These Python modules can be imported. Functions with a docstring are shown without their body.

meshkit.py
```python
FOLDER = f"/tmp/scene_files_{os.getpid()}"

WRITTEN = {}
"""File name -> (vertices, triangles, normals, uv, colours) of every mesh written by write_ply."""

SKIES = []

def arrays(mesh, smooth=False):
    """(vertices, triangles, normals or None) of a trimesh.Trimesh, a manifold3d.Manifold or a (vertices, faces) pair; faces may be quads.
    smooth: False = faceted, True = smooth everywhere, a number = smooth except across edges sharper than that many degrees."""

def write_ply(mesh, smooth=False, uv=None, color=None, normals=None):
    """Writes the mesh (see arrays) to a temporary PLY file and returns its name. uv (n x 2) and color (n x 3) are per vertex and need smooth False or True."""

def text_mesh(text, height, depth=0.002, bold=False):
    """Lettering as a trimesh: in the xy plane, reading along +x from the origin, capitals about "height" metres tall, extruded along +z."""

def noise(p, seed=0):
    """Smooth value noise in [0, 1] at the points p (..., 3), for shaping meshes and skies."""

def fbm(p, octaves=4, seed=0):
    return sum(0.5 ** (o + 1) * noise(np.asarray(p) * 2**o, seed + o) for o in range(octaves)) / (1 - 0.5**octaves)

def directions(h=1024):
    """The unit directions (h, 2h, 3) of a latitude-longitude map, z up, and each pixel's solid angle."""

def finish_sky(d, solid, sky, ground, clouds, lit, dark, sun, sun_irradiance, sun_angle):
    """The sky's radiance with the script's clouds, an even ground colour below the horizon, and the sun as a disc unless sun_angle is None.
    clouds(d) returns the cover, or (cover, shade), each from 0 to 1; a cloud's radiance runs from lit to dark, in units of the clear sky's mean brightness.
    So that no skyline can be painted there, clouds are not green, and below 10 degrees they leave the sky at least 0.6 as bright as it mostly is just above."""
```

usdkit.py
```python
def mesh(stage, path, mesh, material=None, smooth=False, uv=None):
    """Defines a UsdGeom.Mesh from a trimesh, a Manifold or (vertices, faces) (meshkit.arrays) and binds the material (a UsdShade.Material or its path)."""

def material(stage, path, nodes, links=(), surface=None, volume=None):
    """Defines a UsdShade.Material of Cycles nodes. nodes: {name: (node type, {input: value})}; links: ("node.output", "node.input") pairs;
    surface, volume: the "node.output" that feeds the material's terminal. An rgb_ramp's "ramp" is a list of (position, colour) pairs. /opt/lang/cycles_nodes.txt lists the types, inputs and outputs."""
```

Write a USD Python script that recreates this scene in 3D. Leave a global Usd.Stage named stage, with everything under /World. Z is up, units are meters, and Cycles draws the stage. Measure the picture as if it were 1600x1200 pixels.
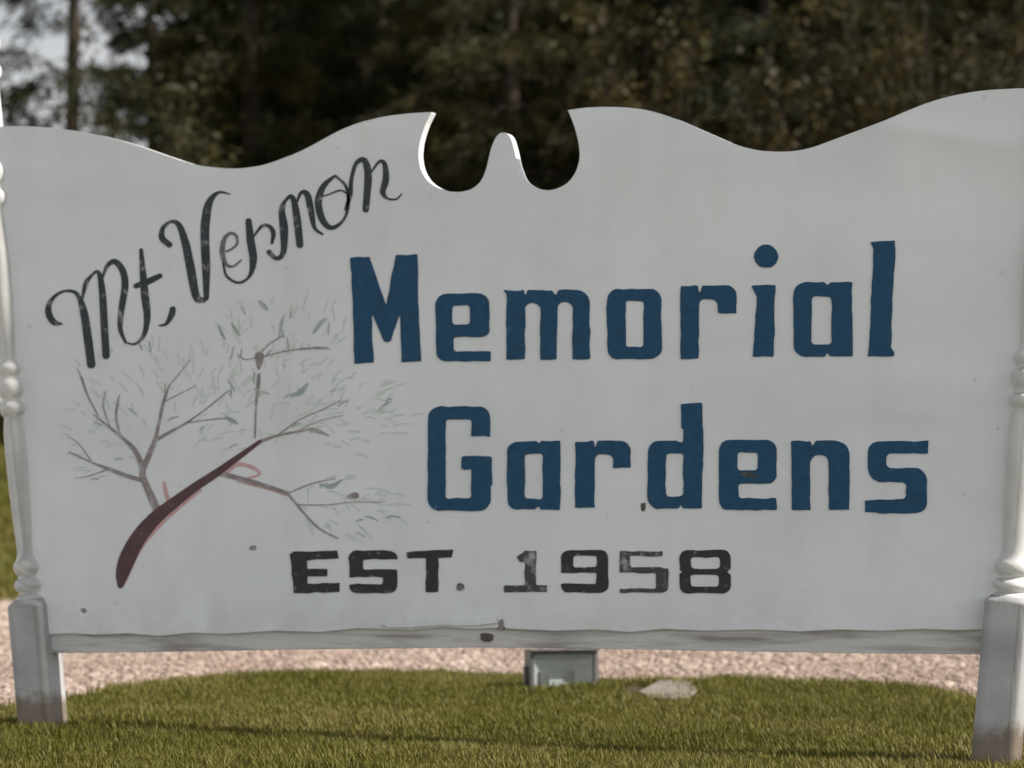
import math, random
import numpy as np, trimesh, usdkit, meshkit
import shapely
from shapely.geometry import Polygon, Point, MultiPoint, LineString, box
from shapely.ops import unary_union
from shapely import affinity
from pxr import Usd, UsdGeom, UsdLux, UsdShade, Gf, Sdf, Vt

random.seed(4); RNG = np.random.default_rng(4)
stage = Usd.Stage.CreateInMemory()
UsdGeom.SetStageUpAxis(stage, UsdGeom.Tokens.z); UsdGeom.SetStageMetersPerUnit(stage, 1.0)
UsdGeom.Xform.Define(stage, '/World'); UsdGeom.Scope.Define(stage, '/World/Looks')

# ---------------------------------------------------------------- camera, sky, sun, exposure
FPX, DIST, CAMH, YAW = 4410.0, 9.0, 0.92, math.radians(20)      # focal length in pixels of a 1600 wide picture
PITCH = math.atan(100 / FPX)
CAM = np.array([DIST * math.sin(YAW), -DIST * math.cos(YAW), CAMH])
FH = np.array([-math.sin(YAW), math.cos(YAW), 0.0])
RT = np.array([math.cos(YAW), math.sin(YAW), 0.0])
FW = FH * math.cos(PITCH) + np.array([0, 0, 1.0]) * math.sin(PITCH)
UP = np.cross(RT, FW)
cam = UsdGeom.Camera.Define(stage, '/World/camera')
cam.AddTransformOp().Set(Gf.Matrix4d(*RT, 0, *UP, 0, *(-FW), 0, *CAM, 1))
cam.CreateHorizontalApertureAttr(36.0); cam.CreateVerticalApertureAttr(27.0)
cam.CreateFocalLengthAttr(FPX / 1600 * 36)
cam.CreateClippingRangeAttr(Gf.Vec2f(0.1, 2000))
cam.CreateFStopAttr(3.7); cam.CreateFocusDistanceAttr(7.55)
cam.CreateExposureAttr(0.80)

SUN_AZ = np.array([math.cos(math.radians(1.5)), math.sin(math.radians(1.5))]); SUN_EL = math.radians(40)
SUN = np.array([*(SUN_AZ * math.cos(SUN_EL)), math.sin(SUN_EL)])
sky = UsdLux.DomeLight.Define(stage, '/World/sky')
usdkit.material(stage, '/World/Looks/sky', {
    'sky': ('sky_texture', {'sky_type': 'single_scattering', 'sun_disc': False, 'sun_elevation': SUN_EL, 'sun_rotation': math.atan2(SUN[0], SUN[1])}),
    'bw': ('rgb_to_bw', {}), 'tint': ('mix_color', {'blend_type': 'multiply', 'fac': 1.0, 'b': (1.0, 0.995, 0.995)}),
    'geo': ('texture_coordinate', {}), 'n': ('noise_texture', {'scale': 2.2, 'detail': 6, 'roughness': 0.55}),
    'r': ('rgb_ramp', {'ramp': [(0.3, (0.62,) * 3), (0.62, (0.95,) * 3)]}),
    'm': ('mix_color', {'blend_type': 'mix'}),
    'bg': ('background_shader', {'strength': 0.085})},
    [('sky.color', 'bw.color'), ('bw.val', 'tint.a'), ('geo.generated', 'n.vector'), ('n.fac', 'r.fac'), ('r.color', 'm.fac'),
     ('sky.color', 'm.a'), ('tint.result', 'm.b'), ('m.result', 'bg.color')], surface='bg.background')
UsdShade.MaterialBindingAPI.Apply(sky.GetPrim()).Bind(UsdShade.Material.Get(stage, '/World/Looks/sky'))
sky.GetPrim().SetCustomDataByKey('kind', 'structure')
sky.GetPrim().SetCustomDataByKey('label', 'pale hazy sky above and behind the trees')
sun = UsdLux.DistantLight.Define(stage, '/World/sun')
sun.CreateIntensityAttr(0.9); sun.CreateAngleAttr(1.2); sun.CreateNormalizeAttr(True); sun.CreateColorAttr(Gf.Vec3f(1.0, 0.93, 0.84))
z = SUN; x = np.cross([0, 0, 1.0], z); x /= np.linalg.norm(x); y = np.cross(z, x)
sun.AddTransformOp().Set(Gf.Matrix4d(*x, 0, *y, 0, *z, 0, 0, 0, 20, 1))

# ---------------------------------------------------------------- helpers
used = {}
def numbered(path):
    n = used.get(path, 0); used[path] = n + 1
    return path if n == 0 else f'{path}_{n:03d}'
def tag(p, label=None, cat=None, group=None, kind=None):
    p = p.GetPrim() if hasattr(p, 'GetPrim') else p
    for k, v in (('label', label), ('category', cat), ('group', group), ('kind', kind)):
        if v: p.SetCustomDataByKey(k, v)
    return p
def obj(name, mesh, m, parent=None, smooth=False):
    base = (str(parent.GetPath()) if parent else '/World') + '/' + name
    return usdkit.mesh(stage, numbered(base), mesh, '/World/Looks/' + m, smooth=smooth).GetPrim()
def thing(name, label, cat, loc=(0, 0, 0), rotz=0, scale=1.0, group=None):
    x = UsdGeom.Xform.Define(stage, numbered('/World/' + name))
    x.AddTranslateOp().Set(Gf.Vec3d(*map(float, loc))); x.AddRotateZOp().Set(float(rotz))
    if scale != 1.0: x.AddScaleOp().Set(Gf.Vec3f(*(np.ones(3) * scale).tolist()))
    return tag(x, label, cat, group)
def copy_of(root, label, loc, rotz, scale):
    t = thing(root.GetName().rstrip('0123456789').rstrip('_'), label, root.GetCustomDataByKey('category'), loc, rotz, scale, root.GetCustomDataByKey('group'))
    t.GetReferences().AddInternalReference(root.GetPath()); t.SetInstanceable(True)
    return t
def ray(px, py): return FW + RT * ((px - 800) / FPX) + UP * ((600 - py) / FPX)
def at(px, py, Y=0.0):                     # where the line of sight meets the upright plane y = Y
    d = ray(px, py); return CAM + d * ((Y - CAM[1]) / d[1])
GZ = -0.035                                 # level of the ground at the sign
def down(px, py, z=GZ):                   # where it meets the level z
    d = ray(px, py); return CAM + d * ((z - CAM[2]) / d[2])
def spot(px, depth):                       # ground position in a direction, at a distance
    p = CAM + (FH + RT * ((px - 800) / FPX)) * depth
    return np.array([p[0], p[1], 0.0])
cat = trimesh.util.concatenate
def bx(lo, hi):
    lo, hi = np.array(lo, float), np.array(hi, float)
    b = trimesh.creation.box(extents=hi - lo); b.apply_translation((lo + hi) / 2); return b
def tube(pts, radii, n=6):
    pts = np.asarray(pts, float); V = []; F = []
    for i, p in enumerate(pts):
        d = pts[min(i + 1, len(pts) - 1)] - pts[max(i - 1, 0)]; d /= max(np.linalg.norm(d), 1e-9)
        a = np.cross(d, [0.3, 0.5, 0.81]); a /= np.linalg.norm(a); b = np.cross(d, a)
        for k in range(n):
            t = 2 * math.pi * k / n; V.append(p + radii[i] * (a * math.cos(t) + b * math.sin(t)))
    for i in range(len(pts) - 1):
        for k in range(n):
            q = (k + 1) % n
            F += [(i * n + k, i * n + q, (i + 1) * n + q), (i * n + k, (i + 1) * n + q, (i + 1) * n + k)]
    V += [pts[0], pts[-1]]; c0, c1 = len(V) - 2, len(V) - 1; m = (len(pts) - 1) * n
    for k in range(n):
        q = (k + 1) % n; F += [(c0, q, k), (c1, m + k, m + q)]
    return trimesh.Trimesh(np.array(V), np.array(F), process=False)
def sheet(poly, front, back):              # a polygon drawn in picture coordinates, laid on the sign and given thickness
    out = []
    for g in getattr(poly, 'geoms', [poly]):
        if g.is_empty or g.area < 0.5: continue
        g = g.simplify(0.25)
        w = Polygon([at(*p)[[0, 2]] for p in g.exterior.coords], [[at(*p)[[0, 2]] for p in h.coords] for h in g.interiors]).buffer(0)
        for q in getattr(w, 'geoms', [w]):
            e = trimesh.creation.extrude_polygon(q, back - front, engine='earcut')   # (x, z, depth)
            v = e.vertices.copy(); e.vertices = np.stack([v[:, 0], front + v[:, 2], v[:, 1]], 1); e.invert(); out.append(e)
    return cat(out)

# ---------------------------------------------------------------- materials
def mat(name, nodes, links, surface='p.BSDF'): usdkit.material(stage, '/World/Looks/' + name, nodes, links, surface=surface)
def varied(name, c1, c2, scale=6, rough=0.6, bump=0.0, bscale=40, lo=0.35, hi=0.65, dist=0.01, spec=0.3, detail=4, bevel=0.0, c3=None, stretch=(1, 1, 1)):
    nodes = {'g': ('geometry', {}), 'mp': ('mapping', {'scale': stretch}), 'n': ('noise_texture', {'scale': scale, 'detail': detail, 'roughness': 0.6}),
             'r': ('rgb_ramp', {'ramp': [(lo, c1), (hi, c2)] + ([(min(hi + 0.12, 1), c3)] if c3 else [])}),
             'p': ('principled_bsdf', {'roughness': rough, 'specular_ior_level': spec})}
    links = [('g.position', 'mp.vector'), ('mp.vector', 'n.vector'), ('n.fac', 'r.fac'), ('r.color', 'p.base_color')]
    if bump:
        nodes['bn'] = ('noise_texture', {'scale': bscale, 'detail': 4}); nodes['b'] = ('bump', {'strength': bump, 'distance': dist})
        links += [('mp.vector', 'bn.vector'), ('bn.fac', 'b.height'), ('b.normal', 'p.normal')]
    if bevel:
        nodes['bv'] = ('bevel', {'radius': bevel})
        links += [('bv.bevel', 'b.normal' if bump else 'p.normal')]
    mat(name, nodes, links)
# painted board: off white, mottled, faint water stains running down, soft waves in the skin
FA, FB = at(1380, 196), at(1595, 228); FOLD = ((FB[2] - FA[2]) / (FB[0] - FA[0]), FA[2] - FA[0] * (FB[2] - FA[2]) / (FB[0] - FA[0]))
mat('board_paint', {
    'g': ('geometry', {}), 'n': ('noise_texture', {'scale': 1.6, 'detail': 5, 'roughness': 0.6}),
    'r': ('rgb_ramp', {'ramp': [(0.35, (0.675, 0.69, 0.72)), (0.65, (0.755, 0.768, 0.79))]}),
    'mp': ('mapping', {'scale': (7, 7, 1.6)}), 's': ('noise_texture', {'scale': 1.0, 'detail': 4}),
    'sr': ('rgb_ramp', {'ramp': [(0.52, (1, 1, 1)), (0.85, (0.93, 0.92, 0.90))]}),
    'sp': ('noise_texture', {'scale': 26, 'detail': 3}), 'spr': ('rgb_ramp', {'ramp': [(0.70, (1, 1, 1)), (0.78, (0.72, 0.71, 0.70))]}),
    'm': ('mix_color', {'blend_type': 'multiply', 'fac': 1.0}), 'm2': ('mix_color', {'blend_type': 'multiply', 'fac': 1.0}),
    'wm': ('mapping', {'scale': (1.0, 1.0, 2.0), 'rotation': (0, 0.25, 0)}), 'w': ('noise_texture', {'scale': 1.5, 'detail': 1.5, 'distortion': 0.4}),
    'fx': ('separate_xyz', {}), 'f1': ('math', {'math_type': 'multiply_add', 'value2': FOLD[0], 'value3': FOLD[1]}), 'f2': ('math', {'math_type': 'subtract'}), 'f3': ('math', {'math_type': 'multiply', 'value2': 22.0}),
    'f4': ('math', {'math_type': 'multiply'}), 'f5': ('math', {'math_type': 'add', 'value2': 1.0}), 'f6': ('math', {'math_type': 'divide', 'value1': 0.55}), 'fm': ('map_range', {'from_min': 1.0, 'from_max': 1.35, 'to_min': 0.0, 'to_max': 1.0, 'clamp': True}),
    'f7': ('math', {'math_type': 'multiply'}), 'f8': ('math', {'math_type': 'add'}), 'b': ('bump', {'strength': 0.5, 'distance': 0.03}), 'bn': ('noise_texture', {'scale': 160, 'detail': 2}), 'b2': ('bump', {'strength': 0.12, 'distance': 0.004}),
    'bv': ('bevel', {'radius': 0.006}),
    'sx': ('separate_xyz', {}), 'mr': ('map_range', {'from_min': 0.22, 'from_max': 0.50, 'to_min': 0.9, 'to_max': 0.0, 'clamp': True}), 'gn': ('noise_texture', {'scale': 7, 'detail': 6, 'roughness': 0.65}),
    'gr': ('rgb_ramp', {'ramp': [(0.42, (0, 0, 0)), (0.7, (0.6, 0.6, 0.6))]}), 'gm': ('math', {'math_type': 'multiply'}), 'm3': ('mix_color', {'blend_type': 'mix', 'b': (0.36, 0.34, 0.31)}),
    'p': ('principled_bsdf', {'roughness': 0.5, 'specular_ior_level': 0.35})},
    [('g.position', 'n.vector'), ('n.fac', 'r.fac'), ('g.position', 'mp.vector'), ('mp.vector', 's.vector'), ('s.fac', 'sr.fac'),
     ('g.position', 'sp.vector'), ('sp.fac', 'spr.fac'), ('r.color', 'm.a'), ('sr.color', 'm.b'), ('m.result', 'm2.a'), ('spr.color', 'm2.b'), ('m2.result', 'm3.a'), ('g.position', 'sx.vector'), ('sx.z', 'mr.value'), ('g.position', 'gn.vector'), ('gn.fac', 'gr.fac'), ('mr.result', 'gm.value1'), ('gr.color', 'gm.value2'), ('gm.value', 'm3.fac'), ('m3.result', 'p.base_color'),
     ('g.position', 'wm.vector'), ('wm.vector', 'w.vector'), ('w.fac', 'f8.value1'), ('g.position', 'fx.vector'), ('fx.x', 'f1.value1'), ('fx.z', 'f2.value1'), ('f1.value', 'f2.value2'), ('f2.value', 'f3.value1'), ('f3.value', 'f4.value1'), ('f3.value', 'f4.value2'), ('f4.value', 'f5.value1'), ('f5.value', 'f6.value2'), ('fx.x', 'fm.value'), ('f6.value', 'f7.value1'), ('fm.result', 'f7.value2'), ('f7.value', 'f8.value2'), ('f8.value', 'b.height'), ('bv.bevel', 'b.normal'), ('g.position', 'bn.vector'), ('bn.fac', 'b2.height'),
     ('b.normal', 'b2.normal'), ('b2.normal', 'p.normal')])
def paint(name, c, worn, lo, hi, scale=30):
    varied(name, c, tuple(min(1, v * 1.35 + 0.006) for v in c), scale=scale, rough=0.45, lo=0.3, hi=lo, c3=None, bump=0.1, bscale=120, dist=0.003)
def worn_paint(name, c, lo, hi, scale=28, back=(0.55, 0.55, 0.54)):
    mat(name, {'g': ('geometry', {}), 'n': ('noise_texture', {'scale': scale, 'detail': 5, 'roughness': 0.65}),
               'r': ('rgb_ramp', {'ramp': [(0.25, c), (lo, tuple(v * 1.4 + 0.004 for v in c)), (hi, back)]}),
               'p': ('principled_bsdf', {'roughness': 0.5, 'specular_ior_level': 0.35})},
        [('g.position', 'n.vector'), ('n.fac', 'r.fac'), ('r.color', 'p.base_color')])
worn_paint('blue_paint', (0.005, 0.047, 0.104), 0.68, 0.86)
worn_paint('black_paint', (0.020, 0.023, 0.024), 0.60, 0.86, 34)
worn_paint('faded_black_paint', (0.04, 0.043, 0.043), 0.52, 0.80, 22)
worn_paint('script_paint', (0.022, 0.03, 0.036), 0.55, 0.82, 26)
worn_paint('script_hairline_paint', (0.095, 0.105, 0.11), 0.55, 0.8, 30)
worn_paint('bark_paint', (0.075, 0.038, 0.042), 0.62, 0.9, 20)
worn_paint('twig_paint', (0.19, 0.165, 0.165), 0.5, 0.76, 24)
worn_paint('pink_paint', (0.42, 0.25, 0.25), 0.5, 0.8, 24)
worn_paint('leaf_paint', (0.42, 0.455, 0.435), 0.48, 0.76, 22)
worn_paint('dark_leaf_paint', (0.25, 0.29, 0.275), 0.5, 0.76, 24)
varied('post_paint', (0.56, 0.565, 0.56), (0.66, 0.66, 0.65), scale=9, rough=0.45, bump=0.2, bscale=70, dist=0.003, bevel=0.006)
mat('base_paint', {'g': ('geometry', {}), 'n': ('noise_texture', {'scale': 7, 'detail': 5}), 'r': ('rgb_ramp', {'ramp': [(0.35, (0.32, 0.325, 0.33)), (0.65, (0.44, 0.44, 0.44))]}),
    'sx': ('separate_xyz', {}), 'mr': ('map_range', {'from_min': 0.0, 'from_max': 0.13, 'to_min': 0.62, 'to_max': -0.25, 'clamp': False}), 'gn': ('noise_texture', {'scale': 18, 'detail': 6, 'roughness': 0.65}),
    'ad': ('math', {'math_type': 'add'}), 'st': ('rgb_ramp', {'ramp': [(0.42, (0, 0, 0)), (0.75, (0.85, 0.85, 0.85))]}), 'm': ('mix_color', {'blend_type': 'mix', 'b': (0.16, 0.12, 0.085)}),
    'b': ('bump', {'strength': 0.35, 'distance': 0.004}), 'bm': ('mapping', {'scale': (90, 90, 9)}), 'bn': ('noise_texture', {'scale': 1.0, 'detail': 4}), 'bv': ('bevel', {'radius': 0.008}), 'p': ('principled_bsdf', {'roughness': 0.5, 'specular_ior_level': 0.3})},
    [('g.position', 'n.vector'), ('n.fac', 'r.fac'), ('g.position', 'sx.vector'), ('sx.z', 'mr.value'), ('g.position', 'gn.vector'), ('mr.result', 'ad.value1'), ('gn.fac', 'ad.value2'), ('ad.value', 'st.fac'), ('st.color', 'm.fac'),
     ('r.color', 'm.a'), ('m.result', 'p.base_color'), ('g.position', 'bm.vector'), ('bm.vector', 'bn.vector'), ('bn.fac', 'b.height'), ('bv.bevel', 'b.normal'), ('b.normal', 'p.normal')])
varied('weathered_wood', (0.24, 0.215, 0.20), (0.56, 0.55, 0.54), scale=1.0, lo=0.30, hi=0.52, rough=0.8, bump=0.5, bscale=1.2, dist=0.01, stretch=(2.2, 10, 22), bevel=0.005)
varied('dark_knot', (0.06, 0.05, 0.045), (0.12, 0.1, 0.09), scale=60)
varied('soil', (0.055, 0.036, 0.022), (0.12, 0.085, 0.055), scale=30, rough=0.95, bump=0.8, bscale=60, dist=0.02)
varied('lawn', (0.085, 0.078, 0.020), (0.15, 0.125, 0.036), scale=3, rough=0.9, bump=1.0, bscale=45, dist=0.04, c3=(0.20, 0.15, 0.065))
varied('gravel_bed', (0.27, 0.205, 0.17), (0.42, 0.33, 0.28), scale=26, rough=0.95, bump=1.0, bscale=60, dist=0.02, c3=(0.50, 0.41, 0.36))
varied('leaf_litter', (0.10, 0.06, 0.035), (0.24, 0.16, 0.11), scale=5, rough=0.95, bump=1.0, bscale=20, dist=0.06)
varied('concrete', (0.20, 0.17, 0.145), (0.31, 0.27, 0.23), scale=18, rough=0.9, bump=0.5, bscale=70, dist=0.006, bevel=0.008)
varied('housing_metal', (0.10, 0.10, 0.105), (0.19, 0.185, 0.18), scale=25, rough=0.45, bevel=0.004, spec=0.5)
mat('reflector', {'p': ('principled_bsdf', {'base_color': (0.52, 0.53, 0.54), 'metallic': 0.0, 'roughness': 0.4})}, [])
mat('lamp_glass', {'t': ('transparent_bsdf', {'color': (0.9, 0.93, 0.93)}), 'gl': ('glossy_bsdf', {'roughness': 0.08, 'color': (1, 1, 1)}), 'd': ('diffuse_bsdf', {'color': (0.6, 0.6, 0.58)}),
                   'm': ('mix_closure', {'fac': 0.06}), 'm2': ('mix_closure', {'fac': 0.04})},
    [('t.BSDF', 'm.closure1'), ('gl.BSDF', 'm.closure2'), ('m.closure', 'm2.closure1'), ('d.BSDF', 'm2.closure2')], surface='m2.closure')
def foliage(name, c1, c2, c3, trans=0.25, by='island'):
    mat(name, {'g': ('geometry', {}), 'o': ('object_info', {}), 'n': ('noise_texture', {'scale': 1.1, 'detail': 3}), 'nr': ('map_range', {'from_min': 0.36, 'from_max': 0.64, 'to_min': 0.1, 'to_max': 0.9, 'clamp': True}), 'a': ('mix_float', {'fac': 0.33 if by == 'island' else 0.5}),
               'r': ('rgb_ramp', {'ramp': [(0.25, c1), (0.55, c2), (0.8, c3)]}),
               'p': ('principled_bsdf', {'roughness': 0.55, 'specular_ior_level': 0.25}), 't': ('translucent_bsdf', {}), 'm': ('mix_closure', {'fac': trans})},
        [('g.position', 'n.vector'), ('n.fac', 'nr.value'), ('nr.result', 'a.a'), ('g.random_per_island' if by == 'island' else 'o.random', 'a.b'), ('a.result', 'r.fac'), ('r.color', 'p.base_color'), ('r.color', 't.color'),
         ('p.BSDF', 'm.closure1'), ('t.BSDF', 'm.closure2')], surface='m.closure')
foliage('needle_green', (0.022, 0.027, 0.011), (0.046, 0.050, 0.018), (0.105, 0.096, 0.036), 0.2)
foliage('needle_olive', (0.032, 0.031, 0.011), (0.076, 0.066, 0.020), (0.16, 0.125, 0.040), 0.25)
foliage('autumn_leaf', (0.036, 0.031, 0.011), (0.092, 0.072, 0.022), (0.20, 0.142, 0.052), 0.3)
foliage('grass_blade', (0.108, 0.110, 0.018), (0.158, 0.150, 0.028), (0.215, 0.182, 0.058), 0.25, by='object')
foliage('pebble', (0.30, 0.225, 0.185), (0.40, 0.31, 0.26), (0.50, 0.41, 0.355), 0.0, by='object')
varied('bark', (0.026, 0.02, 0.015), (0.065, 0.05, 0.038), scale=1, rough=0.9, bump=0.8, bscale=3, dist=0.03, stretch=(14, 14, 3))

# ---------------------------------------------------------------- the ground
edge_px = [(0, 1119), (60, 1108), (115, 1096), (250, 1074), (350, 1065), (467, 1055), (600, 1052), (700, 1054), (830, 1062), (960, 1068), (1090, 1071), (1200, 1070), (1350, 1075), (1450, 1083), (1520, 1097), (1600, 1112)]
edge = np.array([down(*p)[:2] for p in edge_px])
def height(x, y):
    s = (np.asarray(x) - CAM[0]) * FH[0] + (np.asarray(y) - CAM[1]) * FH[1]      # distance out along the view
    t = np.clip((s - 18.1) / 40, 0, 1)
    return GZ + 1.9 * t * t * (3 - 2 * t)
def grid(poly, step, lift, name, m):
    x0, y0, x1, y1 = poly.bounds
    xs, ys = np.arange(x0 - step, x1 + 2 * step, step), np.arange(y0 - step, y1 + 2 * step, step)
    return xs, ys
def terrain(R, step, lift):
    # rings of growing size out to the horizon
    a = np.linspace(0, 2 * math.pi, 97)[:-1]; r = np.concatenate([[0.0], np.geomspace(1.5, R, 60)])
    V = [(0, 0, 0)]; F = []
    for q in r[1:]:
        for t in a: V.append((q * math.cos(t), 10 + q * math.sin(t), 0))
    V = np.array(V, float); V[0] = (0, 10, 0); n = len(a)
    for k in range(n): F.append((0, 1 + k, 1 + (k + 1) % n))
    for i in range(len(r) - 2):
        for k in range(n):
            p, q = 1 + i * n + k, 1 + i * n + (k + 1) % n
            F += [(p, p + n, q + n), (p, q + n, q)]
    V[:, 2] = height(V[:, 0], V[:, 1]) + lift
    return trimesh.Trimesh(V, np.array(F), process=False)
tag(obj('lawn', terrain(900, 1, -0.03), 'lawn', smooth=True), 'mown yellow green lawn running up to the trees', kind='structure')
def flat(poly, z, name, m, label, step=None, rough=0.0):
    g = shapely.segmentize(poly, 0.5)
    v, f = trimesh.creation.triangulate_polygon(g, engine='earcut')
    return tag(obj(name, trimesh.Trimesh(np.c_[v, height(v[:, 0], v[:, 1]) + z], f, process=False), m), label, kind='structure')
W = lambda side, depth: (CAM + FH * depth + RT * side)[:2]
far = [W(s, 18.0 + 0.02 * abs(s)) for s in np.linspace(40, -40, 30)]
near_l = [W(-40, 9.0), W(-20, 8.2), W(-8, 7.9), W(-4, 8.6)]; near_r = [W(4, 9.0), W(8, 8.4), W(20, 8.6), W(40, 9.0)]
drive = Polygon(near_l + [tuple(p) for p in edge] + near_r + [tuple(p) for p in far]).buffer(0)
flat(drive, -0.012, 'gravel_drive', 'gravel_bed', 'pale pink gravel drive passing behind the sign')
island = Polygon([W(-40, -20)] + near_l + [tuple(p) for p in edge] + near_r + [W(40, -20)]).buffer(0)
flat(island, 0.0, 'grass_verge', 'lawn', 'olive green mown grass verge the sign stands in')
litter = Polygon([W(s, d) for s, d in ((-60, 44), (60, 44), (60, 110), (-60, 110))])
flat(litter.buffer(0), 0.0, 'woodland_floor', 'leaf_litter', 'brown leaf litter under the trees')

def scatter(name, protos, pts, scales, m, label, cat_):
    pi = UsdGeom.PointInstancer.Define(stage, '/World/' + name); paths = []
    for i, me in enumerate(protos):
        q = usdkit.mesh(stage, f'/World/{name}/{"pebble" if name.startswith("gravel") else "tuft"}' + (f'_{i:03d}' if i else ''), me, '/World/Looks/' + m)
        paths.append(q.GetPath())
    pi.CreatePrototypesRel().SetTargets(paths)
    n = len(pts); ang = RNG.uniform(0, 2 * math.pi, n)
    pi.CreatePositionsAttr(Vt.Vec3fArray.FromNumpy(np.asarray(pts, np.float32)))
    pi.CreateProtoIndicesAttr(Vt.IntArray.FromNumpy(RNG.integers(0, len(protos), n).astype(np.int32)))
    pi.CreateScalesAttr(Vt.Vec3fArray.FromNumpy(np.asarray(scales, np.float32)))
    pi.CreateOrientationsAttr(Vt.QuathArray([Gf.Quath(float(math.cos(a / 2)), 0, 0, float(math.sin(a / 2))) for a in ang]))
    return tag(pi, label, cat_, kind='stuff')
def tuft(seed, n=34, h=0.038, spread=0.07):
    r = np.random.default_rng(seed); V = []; F = []
    for k in range(n):
        p = r.normal(0, spread * 0.5, 2); a = r.uniform(0, 2 * math.pi); w = r.uniform(0.0016, 0.003); hh = h * r.uniform(0.45, 1.15); lean = r.uniform(0.1, 0.75) * hh
        d = np.array([math.cos(a), math.sin(a)]); s = np.array([-d[1], d[0]]) * w; b = len(V)
        V += [(*(p - s), 0), (*(p + s), 0), (*(p + d * lean * 0.35 - s * 0.8), hh * 0.6), (*(p + d * lean * 0.35 + s * 0.8), hh * 0.6), (*(p + d * lean), hh)]
        F += [(b, b + 1, b + 3), (b, b + 3, b + 2), (b + 2, b + 3, b + 4)]
    return trimesh.Trimesh(np.array(V), np.array(F), process=False)
def inside(poly, pts): return shapely.contains_xy(poly, pts[:, 0], pts[:, 1])
SOILS = [Point(*down(66, 1143)[:2]).buffer(0.15), Point(*down(1556, 1188)[:2]).buffer(0.19)]
def field(n, s0, s1, d0, d1):
    s, d = RNG.uniform(s0, s1, n), RNG.uniform(d0, d1, n)
    return (CAM[:2] + np.outer(d, FH[:2]) + np.outer(s, RT[:2]))
p = field(30000, -3.4, 3.4, 7.0, 11.9)
jit = p + RNG.normal(0, 0.05, p.shape)
BARE = Polygon([down(*q)[:2] for q in ((945, 1078), (962, 1088), (1012, 1099), (1070, 1098), (1080, 1090), (1072, 1078), (985, 1072))])
p = p[inside(island, jit) & ~inside(unary_union(SOILS + [BARE]), p)]
sc = RNG.uniform(0.7, 1.2, len(p)) * (0.75 + 0.5 * meshkit.noise(np.c_[p * 2.1, np.zeros(len(p))]))
extra = np.vstack([np.array([c.centroid.x, c.centroid.y]) + RNG.normal(0, 0.17, (170, 2)) for c in SOILS])
extra = extra[(np.abs(extra[:, 1] - 0.02) > 0.08) | (np.min([np.abs(extra[:, 0] - c.centroid.x) for c in SOILS], axis=0) > 0.08)]
p = np.vstack([p, extra]); sc = np.r_[sc, RNG.uniform(0.6, 1.35, len(extra))]
scatter('grass_verge_blades', [tuft(i) for i in range(5)], np.c_[p, height(p[:, 0], p[:, 1]) - 0.003], np.c_[sc, sc, sc], 'grass_blade', 'short mown grass blades around and in front of the sign', 'grass')
p = field(14000, -9, 7, 17.9, 44)
sc = RNG.uniform(1.5, 2.6, len(p))
scatter('far_lawn_blades', [tuft(20 + i, 30, 0.05, 0.12) for i in range(3)], np.c_[p, height(p[:, 0], p[:, 1]) - 0.03], np.c_[sc * 1.4, sc * 1.4, sc], 'grass_blade', 'yellow green lawn grass beyond the gravel drive', 'grass')
p = field(90000, -4.4, 4.4, 9.2, 18.1); p = p[inside(drive.buffer(-0.01), p)]
peb = []
for i in range(5):
    s = trimesh.creation.icosphere(subdivisions=1, radius=1.0); s.vertices *= 1 + 0.3 * (meshkit.noise(s.vertices * 1.3 + 9 * i)[:, None] - 0.5) * 2; s.vertices *= (1, 0.75, 0.5); peb.append(s)
sc = np.exp(RNG.normal(math.log(0.011), 0.4, len(p)))
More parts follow.
